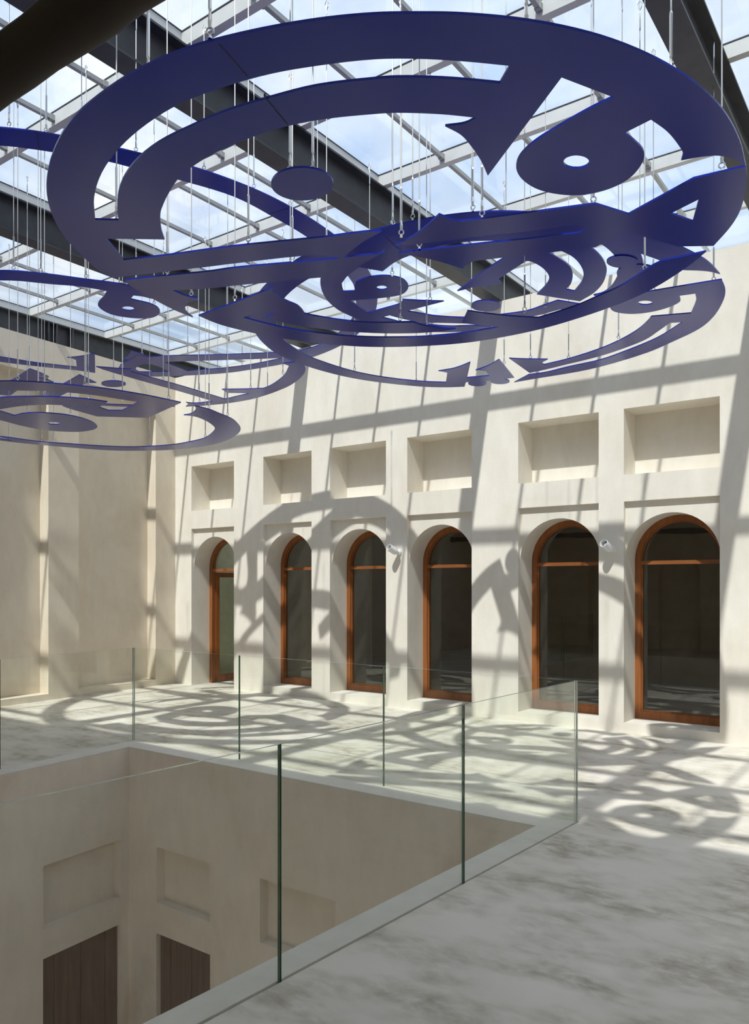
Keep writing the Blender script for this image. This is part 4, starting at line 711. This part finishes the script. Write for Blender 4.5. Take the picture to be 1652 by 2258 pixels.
def smooth_loop(pts, sub=5):
    """closed outline: points marked 1 are corners, the others lie on smooth curves"""
    n = len(pts)
    P = [Vector((p[0], p[1])) for p in pts]
    corner = [len(p) > 2 for p in pts]
    out = []
    for i in range(n):
        j = (i + 1) % n
        p1, p2 = P[i], P[j]
        out.append((p1.x, p1.y))
        if corner[i] and corner[j]:
            continue
        p0 = P[i - 1] if not corner[i] else p1 * 2 - p2
        p3 = P[(j + 1) % n] if not corner[j] else p2 * 2 - p1
        # centripetal Catmull-Rom
        t0 = 0.0
        t1 = t0 + max((p1 - p0).length, 1e-5) ** 0.5
        t2 = t1 + max((p2 - p1).length, 1e-5) ** 0.5
        t3 = t2 + max((p3 - p2).length, 1e-5) ** 0.5
        for k in range(1, sub):
            t = t1 + (t2 - t1) * k / sub
            a1 = p0 * ((t1 - t) / (t1 - t0)) + p1 * ((t - t0) / (t1 - t0))
            a2 = p1 * ((t2 - t) / (t2 - t1)) + p2 * ((t - t1) / (t2 - t1))
            a3 = p2 * ((t3 - t) / (t3 - t2)) + p3 * ((t - t2) / (t3 - t2))
            b1 = a1 * ((t2 - t) / (t2 - t0)) + a2 * ((t - t0) / (t2 - t0))
            b2 = a2 * ((t3 - t) / (t3 - t1)) + a3 * ((t - t1) / (t3 - t1))
            q = b1 * ((t2 - t) / (t2 - t1)) + b2 * ((t - t1) / (t2 - t1))
            out.append((q.x, q.y))
    return out

bm = bmesh.new()
tor = []
for i in range(10):
    a = 2 * math.pi * i / 10
    c = Vector((math.cos(a) * 0.013, 0, math.sin(a) * 0.013 + 0.026))
    rad = Vector((math.cos(a), 0, math.sin(a)))
    tor.append([bm.verts.new(c + (rad * math.cos(2 * math.pi * k / 6) + Vector((0, 1, 0)) * math.sin(2 * math.pi * k / 6)) * 0.0035) for k in range(6)])
for i in range(10):
    for k in range(6):
        bm.faces.new((tor[i][k], tor[i][(k + 1) % 6], tor[(i + 1) % 10][(k + 1) % 6], tor[(i + 1) % 10][k]))
tube_bm(bm, [(0, 0, 0.0), (0, 0, 0.013)], [0.008, 0.005], 8)
tube_bm(bm, [(0, 0, 0.036), (0, 0, 0.06), (0, 0, 0.09)], [0.006, 0.0075, 0.005], 8)
EYE = from_bm('eyebolt', bm)
bm = bmesh.new()
tube_bm(bm, [(0, 0, 0), (0, 0, 0.01), (0, 0, 0.17), (0, 0, 0.18)], [0.004, 0.0062, 0.0062, 0.004], 8)
TURN = from_bm('turnbuckle', bm)
bm = bmesh.new()
tube_bm(bm, [(0, 0, 0), (0, 0, 0.02), (0, 0, 0.13), (0, 0, 0.15)], [0.003, 0.0055, 0.0055, 0.003], 8)
tube_bm(bm, [(0, 0, 0.15), (0.014, 0, 0.175), (0.016, 0, 0.20), (0, 0, 0.222), (-0.014, 0, 0.20), (-0.010, 0, 0.175), (0, 0, 0.15)], [0.003] * 7, 6, cap=False)
HOOK = from_bm('hook', bm)
bm = bmesh.new()
tube_bm(bm, [(0, 0, 0), (0, 0, 1)], [0.0034, 0.0034], 6)
ROPE = from_bm('cable', bm)

mob_words = {'A': 'largest-looking blue lettering mobile, nearest overhead, a ring with a blade across it',
             'B': 'blue lettering mobile hanging against the arcade wall at the right',
             'C': 'wide blue lettering ring hung highest, behind the nearest mobile',
             'E': 'blue lettering mobile left of centre with a small swirl and a long bar',
             'D': 'lowest blue lettering mobile at the left edge, with a pointed arrow'}
PT = 0.010
for key, md in MOBILES.items():
    cx, cy = md['c']
    z = md['z']
    root = empty('hanging_mobile', (cx, cy, z), label=mob_words[key], category='mobile', group='blue hanging lettering mobiles')
    for n, (kind, outer, holes) in enumerate(md['p']):
        o = smooth_loop(outer, 5)
        hs = [smooth_loop(h, 4) for h in holes]
        bm = bmesh.new()
        dz = 0.0013 * n
        prism_bm(bm, o, hs, xy, dz, dz + PT)
        pl = link('dot_plate' if kind == 'dot' else 'letter_plate', from_bm('plate', bm), 'blue', root)
        for (pi, x0, y0, x1, y1) in md['s']:
            if pi != n:
                continue
            d = Vector((x1 - x0, y1 - y0)); ln = d.length; d.normalize()
            q = Vector((-d.y, d.x)) * 0.0025
            sb = bmesh.new()
            prism_bm(sb, [(x0 - q.x, y0 - q.y), (x1 - q.x, y1 - q.y), (x1 + q.x, y1 + q.y), (x0 + q.x, y0 + q.y)], [], xy, dz - 0.0012, dz + PT + 0.001)
            link('seam', from_bm('seam', sb), 'seam', pl)
    for (bx, by) in md['b']:
        top = 5.93 - z
        c = link('cable', ROPE, 'cable', root)
        c.location = (bx, by, PT + 0.09)
        c.scale = (1, 1, top - PT - 0.09)
        e_ = link('eyebolt', EYE, 'chrome', c)
        s = 1.0 / (top - PT - 0.09)
        e_.location = (0, 0, -0.09 * s)
        e_.scale = (1, 1, s)
        e_.rotation_euler = (0, 0, random.uniform(0.2, 1.0))
        t = link('turnbuckle', TURN, 'chrome', c)
        t.location = (0, 0, 0.0)
        t.scale = (1, 1, s)
        h = link('hook', HOOK, 'chrome', c)
        h.location = (0, 0, 1 - 0.21 * s)
        h.scale = (1, 1, s)
